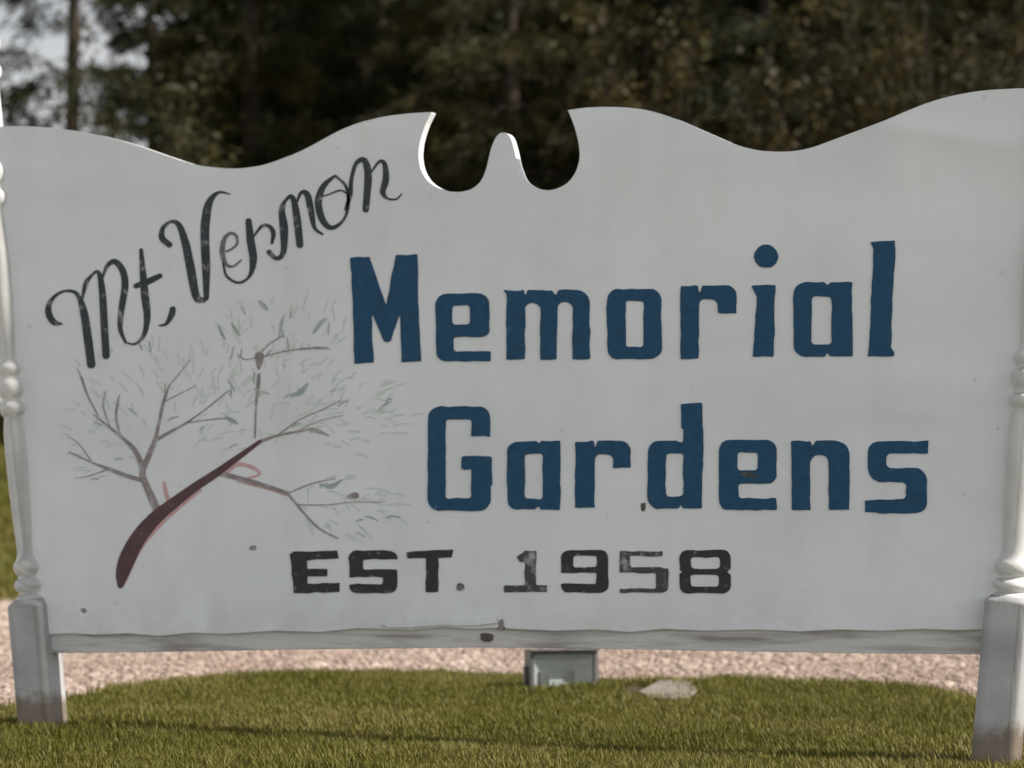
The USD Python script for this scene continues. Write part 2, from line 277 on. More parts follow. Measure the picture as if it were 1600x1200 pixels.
scatter('gravel_pebbles', peb, np.c_[p, np.full(len(p), GZ - 0.010)], np.c_[sc, sc, sc], 'pebble', 'loose pinkish pebbles covering the gravel drive', 'gravel')
for k, s in enumerate(SOILS):
    g = Polygon([(s.centroid.x + 0.23 * (0.75 + 0.4 * meshkit.noise(np.array([[math.cos(t) * 2 + 5 * k, math.sin(t) * 2, 0.5]]))[0]) * math.cos(t), s.centroid.y + 0.22 * (0.75 + 0.4 * meshkit.noise(np.array([[math.cos(t) * 2, math.sin(t) * 2 + 7 * k, 2.5]]))[0]) * math.sin(t)) for t in np.linspace(0, 2 * math.pi, 25)[:-1]])
    flat(g, 0.005, 'bare_soil', 'soil', ('brown bare soil around the left post', 'brown bare soil around the right post')[k])

# ---------------------------------------------------------------- the sign
sign = thing('memorial_sign', 'big off white painted sign board with wavy top between two turned posts', 'sign', (0, 0, 0))
AXL = lambda y: 68 - (1140 - y) * 0.088
AXR = lambda y: 1557 + (1185 - y) * 0.086
def curve(pts, n=5):                       # Catmull-Rom through the points
    pts = np.array(pts, float); out = []
    P = np.vstack([2 * pts[0] - pts[1], pts, 2 * pts[-1] - pts[-2]])
    for i in range(1, len(P) - 2):
        for t in np.arange(n) / n:
            a, b, c, d = P[i - 1:i + 3]
            out.append(0.5 * (2 * b + (c - a) * t + (2 * a - 5 * b + 4 * c - d) * t * t + (3 * b - a - 3 * c + d) * t ** 3))
    return out + [pts[-1]]
top_l = curve([(AXL(198), 198), (30, 197), (60, 198), (110, 203), (160, 212), (210, 226), (260, 243), (300, 256), (340, 262), (375, 263), (410, 258), (440, 248), (470, 236), (500, 220), (530, 204), (560, 192), (600, 182), (640, 177), (674, 175)])
notch = curve([(674, 175), (664, 196), (656, 222), (654, 246), (659, 268), (671, 285), (690, 296), (713, 300), (735, 296), (751, 283), (760, 262), (766, 236), (775, 214), (786, 207), (797, 214), (804, 236), (810, 262), (820, 283), (838, 294), (860, 297), (882, 289), (897, 273), (905, 250), (904, 225), (897, 197), (887, 172)])
top_r = curve([(887, 172), (917, 168), (960, 167), (1000, 170), (1030, 177), (1060, 187), (1090, 200), (1120, 213), (1150, 226), (1180, 234), (1210, 237), (1240, 236), (1270, 230), (1300, 219), (1340, 204), (1380, 189), (1420, 172), (1460, 157), (1500, 147), (1540, 141), (1590, 138), (AXR(137), 137)])
bottom = [(AXR(982), 982), (1500, 985), (1440, 983), (1380, 986), (1310, 984), (1250, 987), (1180, 984), (1100, 986), (1040, 983), (985, 988), (930, 984), (870, 986), (802, 983), (790, 982), (783, 974), (778, 981), (740, 983), (690, 980), (640, 985), (560, 982), (500, 988), (430, 986), (350, 991), (300, 989), (250, 994), (200, 990), (150, 992), (110, 990), (AXL(992), 992)]
outline = Polygon([tuple(p) for p in top_l] + [tuple(p) for p in notch[1:]] + [tuple(p) for p in top_r[1:]] + bottom).buffer(0)
board = sheet(outline, 0.0, 0.042)
obj('board', board, 'board_paint', sign)
rail = obj('bottom_rail', sheet(Polygon([(74, 976), (1540, 972), (1540, 1023), (1350, 1021), (1150, 1018), (930, 1014), (750, 1012), (467, 1015), (250, 1019), (74, 1021)]), 0.009, 0.050), 'weathered_wood', sign)
tag(rail, 'weathered grey timber rail with peeling paint')
def blob(x, y, rx, ry, seed):
    t = np.linspace(0, 2 * math.pi, 17)[:-1]; k = 0.7 + 0.6 * np.array([meshkit.noise(np.array([[math.cos(a) * 1.5 + seed, math.sin(a) * 1.5, seed * 0.3]]))[0] for a in t])
    return Polygon(np.c_[x + rx * k * np.cos(t), y + ry * k * np.sin(t)])
obj('knot', sheet(unary_union([blob(760, 996, 11, 7, 1)]), 0.006, 0.02), 'dark_knot', rail)
obj('nail_hole', sheet(blob(1005, 792, 4, 7, 4), -0.0006, 0.01), 'dark_knot', sign)
for (x, y, a, b, s) in ((395, 856, 6, 4, 2), (131, 954, 5, 4, 3), (783, 976, 4, 9, 6)):
    obj('stain', sheet(blob(x, y, a, b, s), -0.0006, 0.01), 'twig_paint', sign)

obj('peeling_edge', sheet(Polygon([(598, 975), (640, 970), (690, 967), (740, 968), (778, 963), (777, 974), (740, 978), (690, 977), (640, 981), (606, 981)]), -0.005, -0.0012), 'board_paint', sign)

# posts: turned shaft on a square base; heights follow the left post's picture rows
keyL, keyR = [20, 270, 605, 907, 948, 1140, 1175], [-70, 214, 590, 908, 941, 1186, 1225]
PROF = [(936, .056), (931, .050), (928, .042), (924, .042), (921, .050), (916, .0545), (911, .0545), (906, .050), (903, .041), (898, .041), (895, .047), (890, .0525), (884, .0535), (879, .050), (874, .043), (864, .037), (840, .038), (800, .0425), (750, .0460), (710, .0475), (675, .0465), (660, .043), (652, .041), (649, .044), (645, .050), (638, .053), (632, .050), (628, .043), (622, .042), (618, .047), (612, .052), (605, .054), (598, .052), (592, .044), (588, .042), (584, .046), (579, .050), (573, .0495), (568, .043), (560, .038),
        (530, .040), (490, .0445), (440, .0460), (390, .0440), (345, .038), (330, .037), (324, .041), (318, .050), (310, .053), (302, .050), (297, .042), (288, .041), (283, .047), (274, .053), (264, .052), (256, .044), (248, .041), (180, .043), (130, .042), (120, .052), (112, .055), (104, .050), (100, .030), (94, .028), (86, .046), (72, .058), (58, .056), (46, .040), (40, .0)]
def make_post(axis, key, zlo, ground_row):
    YP = 0.020
    lo, hi = at(axis(key[5]), key[5], YP), at(axis(key[1]), key[1], YP)
    d = (hi - lo) / np.linalg.norm(hi - lo); u = np.array([d[2], 0, -d[0]]); v = np.array([0, 1.0, 0])
    rows = lambda r: float(np.interp(r, keyL, key))
    def along(r):
        q = rows(r); return float(np.dot(at(axis(q), q, YP) - lo, d))
    pr = np.array([(along(r), rad) for r, rad in PROF]); n = 40; V = []; F = []
    # smooth the turned profile
    zz = []; 
    fine = curve(pr, 3); 
    for q in fine:
        for k in range(n):
            t = 2 * math.pi * k / n; V.append(lo + d * q[0] + max(q[1], 0) * (u * math.cos(t) + v * math.sin(t)))
    for i in range(len(fine) - 1):
        for k in range(n):
            a, b = i * n + k, i * n + (k + 1) % n; F += [(a, b, b + n), (a, b + n, a + n)]
    post = obj('post', trimesh.Trimesh(np.array(V), np.array(F), process=False), 'post_paint', sign, smooth=50)
    # square base: straight sides, its four shoulders rounding in to the turned neck
    zb, zt = -0.12, along(948); zn = along(935); h = 0.066; m = 32; V = []; F = []; levels = [(zb, 0), (zb * 0.2, 0), (zt * 0.5, 0), (zt, 0)] + [(zt + (zn - zt) * q, q) for q in (0.25, 0.5, 0.75, 1.0)]
    for (zq, q) in levels:
        for k in range(m):
            t = 2 * math.pi * (k + 0.5) / m; c, s = math.cos(t), math.sin(t)
            sq = h / max(abs(c), abs(s)); sq = min(sq, h * 1.36); rd = 0.056
            w = 1 - math.cos(q * math.pi / 2); rr = sq * (1 - w) + rd * w
            V.append(lo + d * zq + rr * (u * c + v * s))
    L = len(levels)
    for i in range(L - 1):
        for k in range(m):
            a, b = i * m + k, i * m + (k + 1) % m; F += [(a, b, b + m), (a, b + m, a + m)]
    V.append(lo + d * zn); V.append(lo + d * zb)
    for k in range(m): F += [((L - 1) * m + k, (L - 1) * m + (k + 1) % m, len(V) - 2), ((k + 1) % m, k, len(V) - 1)]
    tag(obj('post_base', trimesh.Trimesh(np.array(V), np.array(F), process=False), 'base_paint', post, smooth=35), 'square grey base of the turned post')
    return post
tag(make_post(AXL, keyL, 0, 1140), 'turned white post at the left end'); tag(make_post(AXR, keyR, 0, 1186), 'turned white post at the right end')

# ---------------------------------------------------------------- lettering (drawn in the rows and columns of the photograph, laid on the board)
def T(ox, oy, s): return lambda g: affinity.affine_transform(g, [s, 0, 0, s, ox, oy])
def rr(x0, y0, x1, y1, r=0, tl=1, tr=1, br=1, bl=1):
    b = box(x0, y0, x1, y1)
    if not r: return b
    g = b.buffer(-r).buffer(r, quad_segs=6)
    q = []
    if not tl: q.append(box(x0, y0, x0 + r, y0 + r))
    if not tr: q.append(box(x1 - r, y0, x1, y0 + r))
    if not br: q.append(box(x1 - r, y1 - r, x1, y1))
    if not bl: q.append(box(x0, y1 - r, x0 + r, y1))
    return unary_union([g] + q)
def letter(ch, g, m, thick=0.0022, soft=1.2):
    g = g.buffer(soft).buffer(-2 * soft).buffer(soft)          # a brush never leaves sharp corners
    def shake(c):
        c = np.asarray(c); q = np.c_[c / 13.0, np.zeros(len(c))]; f = np.c_[c / 4.5, np.ones(len(c))]
        return c + 1.9 * (np.c_[meshkit.noise(q, 3), meshkit.noise(q, 8)] - 0.5) + 0.4 * (np.c_[meshkit.noise(f, 5), meshkit.noise(f, 6)] - 0.5)
    g = shapely.transform(shapely.segmentize(g, 2.5), shake).buffer(0)
    return tag(obj('letter', sheet(g, -thick, 0.004), m, sign), f'painted letter {ch}' if ch.isalpha() else f'painted figure {ch}' if ch.isdigit() else 'painted full stop')
def e_(x0, y0, x1, y1, cx0, cy0, cx1, cy1, g0, g1, r=55):
    g = rr(x0, y0, x1, y1, r, br=0) - rr(cx0, cy0, cx1, cy1, 16) - rr(cx0 + 4, g0, x1 + 40, g1, 14, tr=0, br=0)
    return g - (box(x1 - 40, g0 - 40, x1 + 10, g0) - Point(x1 - 40, g0 - 40).buffer(40))
def a_(x0, y0, x1, y1, cx0, cy0, cx1, cy1, r=60):
    g = rr(x0, y0, x1, y1, r, tr=0, br=0) - rr(cx0, cy0, cx1, cy1, 18)
    mid = cx1 - 20
    return g - Polygon([(mid - 22, y0 - 5), (mid + 18, y0 - 5), (mid, y0 + 16)]) - Polygon([(mid - 26, y1 + 5), (mid + 14, y1 + 5), (mid - 4, y1 - 22)])
def r_(x0, y0, sx, y1, ax, ae, ain, ay):
    g = unary_union([box(x0, y0, sx, y1), rr(sx - 30, y0 - 4, ax, ae, 58, tl=0, bl=0, br=0)]) - rr(sx, ay, ain, ae + 20, 34, bl=0, br=0, tl=1)
    return g - Polygon([(sx - 6, y0 - 12), (sx + 24, y0 - 12), (sx + 2, y0 + 44)])
A = T(520, 350, 0.3); B = T(960, 350, 0.3); C = T(640, 610, 0.275); D = T(1000, 610, 0.3); E = T(430, 840, 0.4625)
letter('M', A(Polygon([(92, 176), (192, 170), (278, 428), (330, 163), (441, 158), (448, 450), (462, 716), (360, 719), (350, 458), (302, 606), (286, 618), (268, 608), (203, 462), (212, 722), (112, 727), (108, 450)])), 'blue_paint')
letter('e', A(affinity.rotate(e_(538, 362, 818, 716, 624, 424, 716, 522, 588, 662), -0.8)), 'blue_paint')
g = unary_union([rr(905, 348, 1000, 706, 6), rr(985, 345, 1165, 706, 45, bl=0, br=0, tl=0), rr(1080, 342, 1340, 706, 70, bl=0, br=0)]) - rr(1002, 412, 1082, 730, 36, bl=0, br=0) - rr(1168, 408, 1250, 730, 36, bl=0, br=0) - Polygon([(1130, 330), (1180, 330), (1160, 372)]) - Polygon([(990, 330), (1020, 330), (1003, 382)])
letter('m', A(unary_union([g, Polygon([(885, 345), (930, 350), (930, 392)])])), 'blue_paint')
letter('o', A(affinity.rotate(rr(1430, 338, 1712, 704, 58), -1.0)) - box(977.5, 470, 1006, 542).buffer(-5).buffer(5), 'blue_paint')
letter('r', B(r_(345, 322, 440, 702, 636, 464, 540, 392)), 'blue_paint')
letter('i', B(unary_union([Point(790, 168).buffer(62), Polygon([(715, 322), (838, 316), (834, 500), (832, 690), (722, 692), (736, 480), (742, 380)])])), 'blue_paint')
letter('a', B(affinity.rotate(a_(934, 304, 1240, 692, 1028, 378, 1132, 628), -0.5)), 'blue_paint')
letter('l', B(Polygon([(1332, 92), (1462, 84), (1462, 180), (1452, 320), (1440, 640), (1458, 668), (1456, 690), (1320, 692), (1330, 600), (1338, 400), (1352, 130)])), 'blue_paint')
G = rr(104, 92, 460, 684, 66) - rr(206, 166, 352, 612, 14) - box(345, 262, 500, 372)
G = unary_union([G, rr(296, 372, 467, 448, 14), Polygon([(340, 430), (467, 430), (467, 540), (385, 540), (372, 480)])])
letter('G', C(G), 'blue_paint')
letter('a', C(a_(556, 288, 858, 678, 654, 362, 757, 616)), 'blue_paint')
letter('r', C(r_(942, 290, 1052, 668, 1256, 440, 1156, 362)), 'blue_paint')
g = unary_union([rr(40, 262, 260, 616, 62, tr=0, br=0), Polygon([(212, 70), (322, 64), (330, 300), (322, 614), (232, 616)])]) - rr(134, 328, 226, 552, 18) - box(200, 200, 226, 268) - Polygon([(196, 630), (236, 630), (214, 596)])
letter('d', D(g), 'blue_paint')
letter('e', D(e_(412, 258, 712, 624, 508, 324, 616, 416, 484, 562)), 'blue_paint')
g = unary_union([rr(790, 264, 886, 622, 6), rr(880, 262, 1092, 622, 72, tl=0, bl=0, br=0)]) - rr(886, 338, 984, 640, 42, bl=0, br=0) - Polygon([(884, 250), (926, 250), (898, 292)])
letter('n', D(g), 'blue_paint')
g = unary_union([rr(1188, 264, 1440, 474, 62, tr=0, br=0), Polygon([(1400, 266), (1502, 260), (1500, 328), (1400, 328)]), rr(1240, 404, 1496, 640, 66, tl=0, bl=0), Polygon([(1172, 574), (1260, 566), (1260, 636), (1172, 632)])]) - rr(1284, 328, 1520, 404, 26, tr=0, br=0) - rr(1160, 476, 1388, 566, 26, tl=0, bl=0)
letter('s', D(g), 'blue_paint')
letter('E', E(unary_union([Polygon([(50, 54), (108, 50), (110, 184), (64, 186)]), Polygon([(56, 48), (210, 42), (216, 70), (108, 76)]), box(100, 106, 176, 131), Polygon([(64, 158), (216, 152), (218, 184), (64, 188)])])), 'black_paint', 0.0016, 0.8)
letter('S', E((rr(250, 44, 412, 188, 24) - rr(297, 73, 440, 107, 8, tr=0, br=0) - rr(225, 133, 366, 157, 8, tl=0, bl=0))), 'black_paint', 0.0016, 0.8)
letter('T', E(unary_union([Polygon([(444, 48), (602, 40), (598, 66), (446, 72)]), box(510, 50, 552, 184)])), 'black_paint', 0.0016, 0.8)
letter('.', E(Point(627, 166).buffer(13)), 'faded_black_paint', 0.0016, 0.4)
letter('1', E(unary_union([box(843, 44, 882, 170), Polygon([(818, 62), (850, 44), (850, 84), (826, 82)]), box(774, 160, 920, 184)])), 'faded_black_paint', 0.0016, 0.8)
letter('9', E((rr(966, 42, 1126, 186, 26) - rr(1006, 62, 1086, 100, 10) - rr(940, 119, 1086, 156, 8, tl=0, bl=0))), 'black_paint', 0.0016, 0.8)
letter('5', E((rr(1164, 46, 1328, 186, 24, tl=0, tr=0, bl=0) - rr(1200, 63, 1350, 100, 6, tr=0, br=0) - box(1310, 40, 1350, 104) - rr(1140, 119, 1286, 172, 8, tl=0, bl=0))), 'faded_black_paint', 0.0016, 0.8)
letter('8', E((rr(1366, 42, 1540, 188, 30) - rr(1404, 67, 1502, 105, 12) - rr(1402, 126, 1500, 166, 12) - Polygon([(1355, 104), (1376, 115), (1355, 126)]) - Polygon([(1552, 100), (1526, 115), (1552, 130)]))), 'black_paint', 0.0016, 0.8)

obj('stain', sheet(unary_union([blob(1166, 741, 9, 3.2, 7), blob(1178, 744, 8, 3, 9)]), -0.0028, 0.0), 'faded_black_paint', sign)
# brush strokes: (column, row, width)
def stroke(pts, s=0.4125, ox=0, oy=200, wide=1.0):
    q = np.array(curve(pts, 5)); q[:, 2] = np.maximum(q[:, 2], 3) * wide
    c = [Point(ox + s * a, oy + s * b).buffer(s * w / 2, quad_segs=5) for a, b, w in q]
    return unary_union([unary_union([c[i], c[i + 1]]).convex_hull for i in range(len(c) - 1)])
SCRIPT = [
 ('M', [[(235, 742, 8), (205, 736, 26), (184, 700, 28), (190, 660, 20), (220, 628, 12), (260, 616, 12), (295, 632, 18), (316, 690, 32), (330, 770, 36), (346, 895, 36)],
        [(312, 650, 8), (325, 590, 20), (348, 558, 12), (372, 545, 16), (386, 600, 28), (394, 720, 32), (402, 862, 32)],
        [(384, 580, 8), (405, 524, 16), (436, 506, 24), (466, 542, 28), (474, 600, 30), (460, 690, 26), (456, 760, 20), (476, 812, 10)]]),
 ('t', [[(535, 462, 16), (541, 540, 26), (550, 640, 34), (558, 720, 28), (545, 785, 18), (512, 818, 10), (476, 812, 8)], [(515, 598, 22), (560, 582, 28), (606, 560, 22)]]),
 ('.', [[(655, 686, 26), (650, 708, 26), (630, 742, 14), (604, 748, 8)]]),
 ('V', [[(642, 442, 26), (614, 416, 26), (618, 378, 18), (650, 354, 14), (680, 370, 24), (704, 440, 34), (724, 540, 38), (744, 640, 32), (772, 652, 22)],
        [(782, 644, 22), (781, 520, 36), (776, 400, 38), (785, 310, 36), (802, 266, 24), (832, 243, 12), (872, 250, 5)]]),
 ('e', [[(846, 470, 9), (872, 462, 9), (898, 440, 10), (896, 410, 12), (874, 398, 12), (850, 420, 18), (842, 470, 22), (856, 516, 16), (884, 524, 9), (915, 500, 6)]]),
 ('r', [[(942, 352, 26), (950, 430, 34), (960, 500, 32), (946, 560, 14), (905, 586, 11), (860, 562, 11), (845, 512, 8)], [(962, 410, 7), (992, 372, 14), (1020, 372, 16), (1036, 398, 20), (1030, 436, 12)]]),
 ('n', [[(1020, 470, 22), (1048, 494, 18), (1074, 470, 24), (1076, 380, 36), (1068, 312, 26), (1084, 272, 14), (1108, 262, 20), (1124, 330, 32), (1136, 442, 30)], [(1118, 300, 7), (1140, 246, 14), (1164, 252, 26), (1178, 310, 28), (1192, 378, 16), (1222, 402, 10)]]),
 ('o', [[(1270, 180, 10), (1226, 220, 24), (1206, 280, 30), (1222, 348, 28), (1256, 378, 20), (1300, 350, 12), (1320, 290, 14), (1310, 220, 12), (1270, 180, 10)], [(1212, 262, 6), (1250, 250, 7), (1290, 236, 8), (1316, 250, 6)]]),
 ('n', [[(1308, 310, 8), (1326, 256, 20), (1332, 190, 16), (1350, 134, 18), (1380, 122, 24), (1395, 180, 32), (1386, 308, 28)], [(1398, 180, 6), (1436, 128, 12), (1458, 138, 20), (1462, 196, 28), (1450, 240, 24), (1466, 266, 11), (1500, 270, 8), (1522, 250, 5)]]),
]
for ch, ss in SCRIPT:
    g = unary_union([stroke(s, wide=0.88) for s in ss])
    tag(obj('script_letter', sheet(g, -0.0014, 0.004), 'script_hairline_paint' if ch == 'e' else 'script_paint', sign), f'slanted script {"full stop" if ch == "." else "letter " + ch}')

# the painted pine branch
S4 = dict(s=0.4125, ox=0, oy=500)
BR = [[(457, 1006, 22), (464, 960, 50), (482, 905, 62), (515, 840, 60), (556, 785, 56), (602, 738, 50), (660, 692, 42), (740, 632, 34), (820, 580, 30), (900, 522, 22), (985, 460, 14)]]
TW = [[(985, 460, 14), (1050, 438, 10), (1120, 424, 8), (1190, 414, 12), (1245, 438, 5)],
      [(604, 738, 32), (574, 672, 28), (542, 596, 24), (540, 560, 22), (516, 500, 18), (480, 460, 14), (420, 410, 8), (355, 358, 5)],
      [(540, 572, 22), (565, 510, 20), (588, 455, 16), (602, 390, 10), (620, 310, 12), (642, 245, 4)],
      [(590, 455, 14), (640, 426, 12), (706, 390, 8), (790, 330, 5), (865, 268, 4)],
      [(536, 606, 16), (480, 590, 16), (412, 564, 14), (350, 540, 6), (262, 500, 5)],
      [(420, 410, 5), (392, 330, 4), (400, 270, 3)], [(350, 540, 4), (300, 470, 3), (255, 440, 3)], [(412, 564, 6), (340, 590, 4), (285, 600, 3)], [(706, 390, 5), (770, 380, 4), (850, 372, 5), (890, 382, 3)], [(640, 250, 3), (690, 190, 4), (720, 150, 3)], [(620, 310, 5), (680, 280, 3), (740, 250, 3)],
      [(1050, 438, 6), (1130, 380, 4), (1220, 340, 4), (1290, 305, 3)], [(1120, 424, 5), (1200, 385, 3), (1300, 360, 3)], [(1092, 656, 6), (1180, 620, 5), (1270, 600, 4)], [(1130, 700, 5), (1240, 700, 4), (1330, 690, 3), (1450, 690, 3)], [(983, 130, 5), (1020, 90, 4), (1070, 60, 4)], [(990, 140, 5), (1080, 118, 4), (1180, 105, 6), (1240, 104, 4)], [(975, 140, 4), (930, 150, 4), (900, 130, 3)],
      [(456, 440, 6), (440, 360, 9), (452, 285, 4)], [(372, 362, 5), (332, 285, 6), (310, 220, 10)],
      [(832, 580, 20), (900, 598, 20), (980, 620, 18), (1092, 656, 14)], [(1092, 660, 8), (1150, 730, 7), (1210, 790, 6), (1280, 828, 5)],
      [(966, 445, 7), (970, 330, 8), (979, 240, 15), (981, 205, 8)], [(983, 138, 36), (982, 165, 22), (980, 185, 8)], [(1320, 668, 12), (1345, 664, 24), (1352, 668, 16)]]
PK = [[(470, 1000, 10), (505, 905, 26), (545, 840, 22), (625, 755, 18), (690, 700, 14), (760, 645, 10)], [(845, 590, 10), (872, 566, 12), (905, 546, 16), (960, 560, 14), (984, 584, 10), (930, 602, 8)], [(645, 702, 16), (630, 660, 16), (622, 615, 10)], [(900, 612, 8), (1000, 636, 7), (1085, 664, 6)]]
obj('painted_outline', sheet(unary_union([stroke(b, **S4) for b in PK]), -0.0006, 0.004), 'pink_paint', sign)
obj('painted_branch', sheet(unary_union([stroke(b, **S4) for b in BR]), -0.0012, 0.004), 'bark_paint', sign)
obj('painted_twig', sheet(unary_union([stroke(b, **S4) for b in TW]), -0.0011, 0.004), 'twig_paint', sign)
r = random.Random(11); light_, dark_ = [], []
for (cx, cy, ax, ay, n, dirx, diry) in ((440, 515, 100, 50, 60, 0, -1), (440, 610, 95, 80, 100, .4, -.6), (215, 610, 110, 70, 80, -.5, -.8), (160, 690, 60, 60, 36, -1, -.2), (560, 650, 85, 60, 80, 1, -.3), (350, 590, 60, 80, 60, .3, -.8), (545, 790, 90, 48, 84, 1, .25), (340, 680, 50, 30, 24, .5, -.5)):
    for _ in range(int(n * 0.7)):
        while True:
            u_, v_ = r.uniform(-1, 1), r.uniform(-1, 1)
            if u_ * u_ + v_ * v_ < 1: break
        x_, y_ = cx + ax * u_, cy + ay * v_
        a_n = math.atan2(diry + 0.5 * v_ + r.gauss(0, .35), dirx + 0.5 * u_ + r.gauss(0, .35)); ln = r.uniform(7, 24)
        pts = [(x_, y_, 2.2), (x_ + ln * .5 * math.cos(a_n), y_ + ln * .5 * math.sin(a_n) - 1.5, r.uniform(2.0, 5.0)), (x_ + ln * math.cos(a_n), y_ + ln * math.sin(a_n), 1.4)]
        (dark_ if r.random() < 0.10 else light_).append(stroke(pts, s=1.0, ox=0, oy=0, wide=0.8))
for pts in ([(490, 520, 4), (500, 506, 9), (508, 498, 4)], [(362, 505, 3), (368, 515, 8), (374, 524, 3)], [(342, 508, 3), (347, 522, 6), (352, 530, 3)], [(352, 650, 3), (362, 657, 9), (372, 662, 3)], [(500, 757, 4), (518, 760, 10), (534, 750, 3)], [(470, 546, 3), (490, 544, 5), (516, 545, 2)], [(405, 470, 3), (412, 478, 10), (418, 484, 4)], [(436, 528, 2), (440, 505, 7), (444, 492, 3)], [(455, 620, 4), (470, 612, 12), (480, 600, 4)], [(485, 675, 4), (492, 673, 8), (503, 678, 3)]):
    dark_.append(stroke([(a, b, max(c, 3)) for a, b, c in pts], s=1.0, ox=0, oy=0, wide=0.8))
tag(obj('painted_needles', sheet(unary_union(light_), -0.0003, 0.003), 'leaf_paint', sign), 'pale grey green brush strokes of foliage', kind='stuff')
tag(obj('painted_dark_needles', sheet(unary_union(dark_), -0.0005, 0.003), 'dark_leaf_paint', sign), 'darker grey green brush strokes of foliage', kind='stuff')

# ---------------------------------------------------------------- floodlight and paver behind the sign
o = down(882, 1084); fl = thing('floodlight', 'small grey floodlight standing on the grass edge below the sign board', 'floodlight', o, math.degrees(YAW) + 14)
w, h, dp = 0.135, 0.155, 0.10
fz = 0.012
shell = cat([bx((-w, 0, fz + h - .012), (w, dp, fz + h)), bx((-w, 0, fz), (w, dp, fz + .012)), bx((-w, .002, fz + .012), (-w + .014, dp, fz + h - .012)), bx((w - .014, .002, fz + .012), (w, dp, fz + h - .012)), bx((-w + .014, dp - .012, fz + .012), (w - .014, dp - .002, fz + h - .012))])
obj('housing', shell, 'housing_metal', fl)
V = np.array([(-.118, .012, fz + .015), (.118, .012, fz + .015), (.118, .012, fz + h - .015), (-.118, .012, fz + h - .015), (-.055, .065, fz + .045), (.055, .065, fz + .045), (.055, .065, fz + h - .045), (-.055, .065, fz + h - .045)])
obj('reflector', trimesh.Trimesh(V, [(0, 1, 5), (0, 5, 4), (1, 2, 6), (1, 6, 5), (2, 3, 7), (2, 7, 6), (3, 0, 4), (3, 4, 7), (4, 5, 6), (4, 6, 7)], process=False), 'reflector', fl)
obj('bulb', tube([(-.035, .045, fz + h / 2), (.035, .045, fz + h / 2)], [.009, .009], 10), 'lamp_glass', fl, smooth=40)
for sx in (-.072, .066): obj('lamp_socket', bx((sx - .022, .018, fz + .016), (sx + .016, .050, fz + .075)), 'housing_metal', fl)
obj('glass', bx((-.120, .004, fz + .013), (.120, .007, fz + h - .013)), 'lamp_glass', fl)
obj('visor', cat([bx((-w - .004, -.018, fz + h + .001), (w + .004, .03, fz + h + .006))]), 'housing_metal', fl)
for sx in (-1, 1): obj('bracket', bx((sx * (w + .0095) - .0045, .04, -.02), (sx * (w + .0095) + .0045, .065, fz + h * .6)), 'housing_metal', fl)
obj('mounting_plate', bx((-w - .02, .02, -.03), (w + .02, .09, .009)), 'housing_metal', fl)
a, b = down(1000, 1093), down(1086, 1093)
pv = Polygon([down(*q)[:2] for q in ((1000, 1092), (1016, 1102), (1074, 1101), (1087, 1090), (1077, 1075), (1036, 1073))])
e = trimesh.creation.extrude_polygon(pv.buffer(-.045).buffer(.05), 0.1, engine='earcut'); e.apply_translation((0, 0, -0.072 + GZ))
e.vertices[:, 2] += 0.02 * (meshkit.noise(e.vertices * 6) - 0.5)
tag(obj('paver_slab', e, 'concrete'), 'flat pale concrete slab half sunk in the grass beside the floodlight', 'slab')
sl = Polygon([down(*q)[:2] for q in ((938, 1074), (955, 1090), (1012, 1102), (1014, 1085), (1000, 1070), (955, 1064))])
flat(sl, 0.006, 'bare_soil', 'soil', 'brown bare soil between the floodlight and the concrete slab')

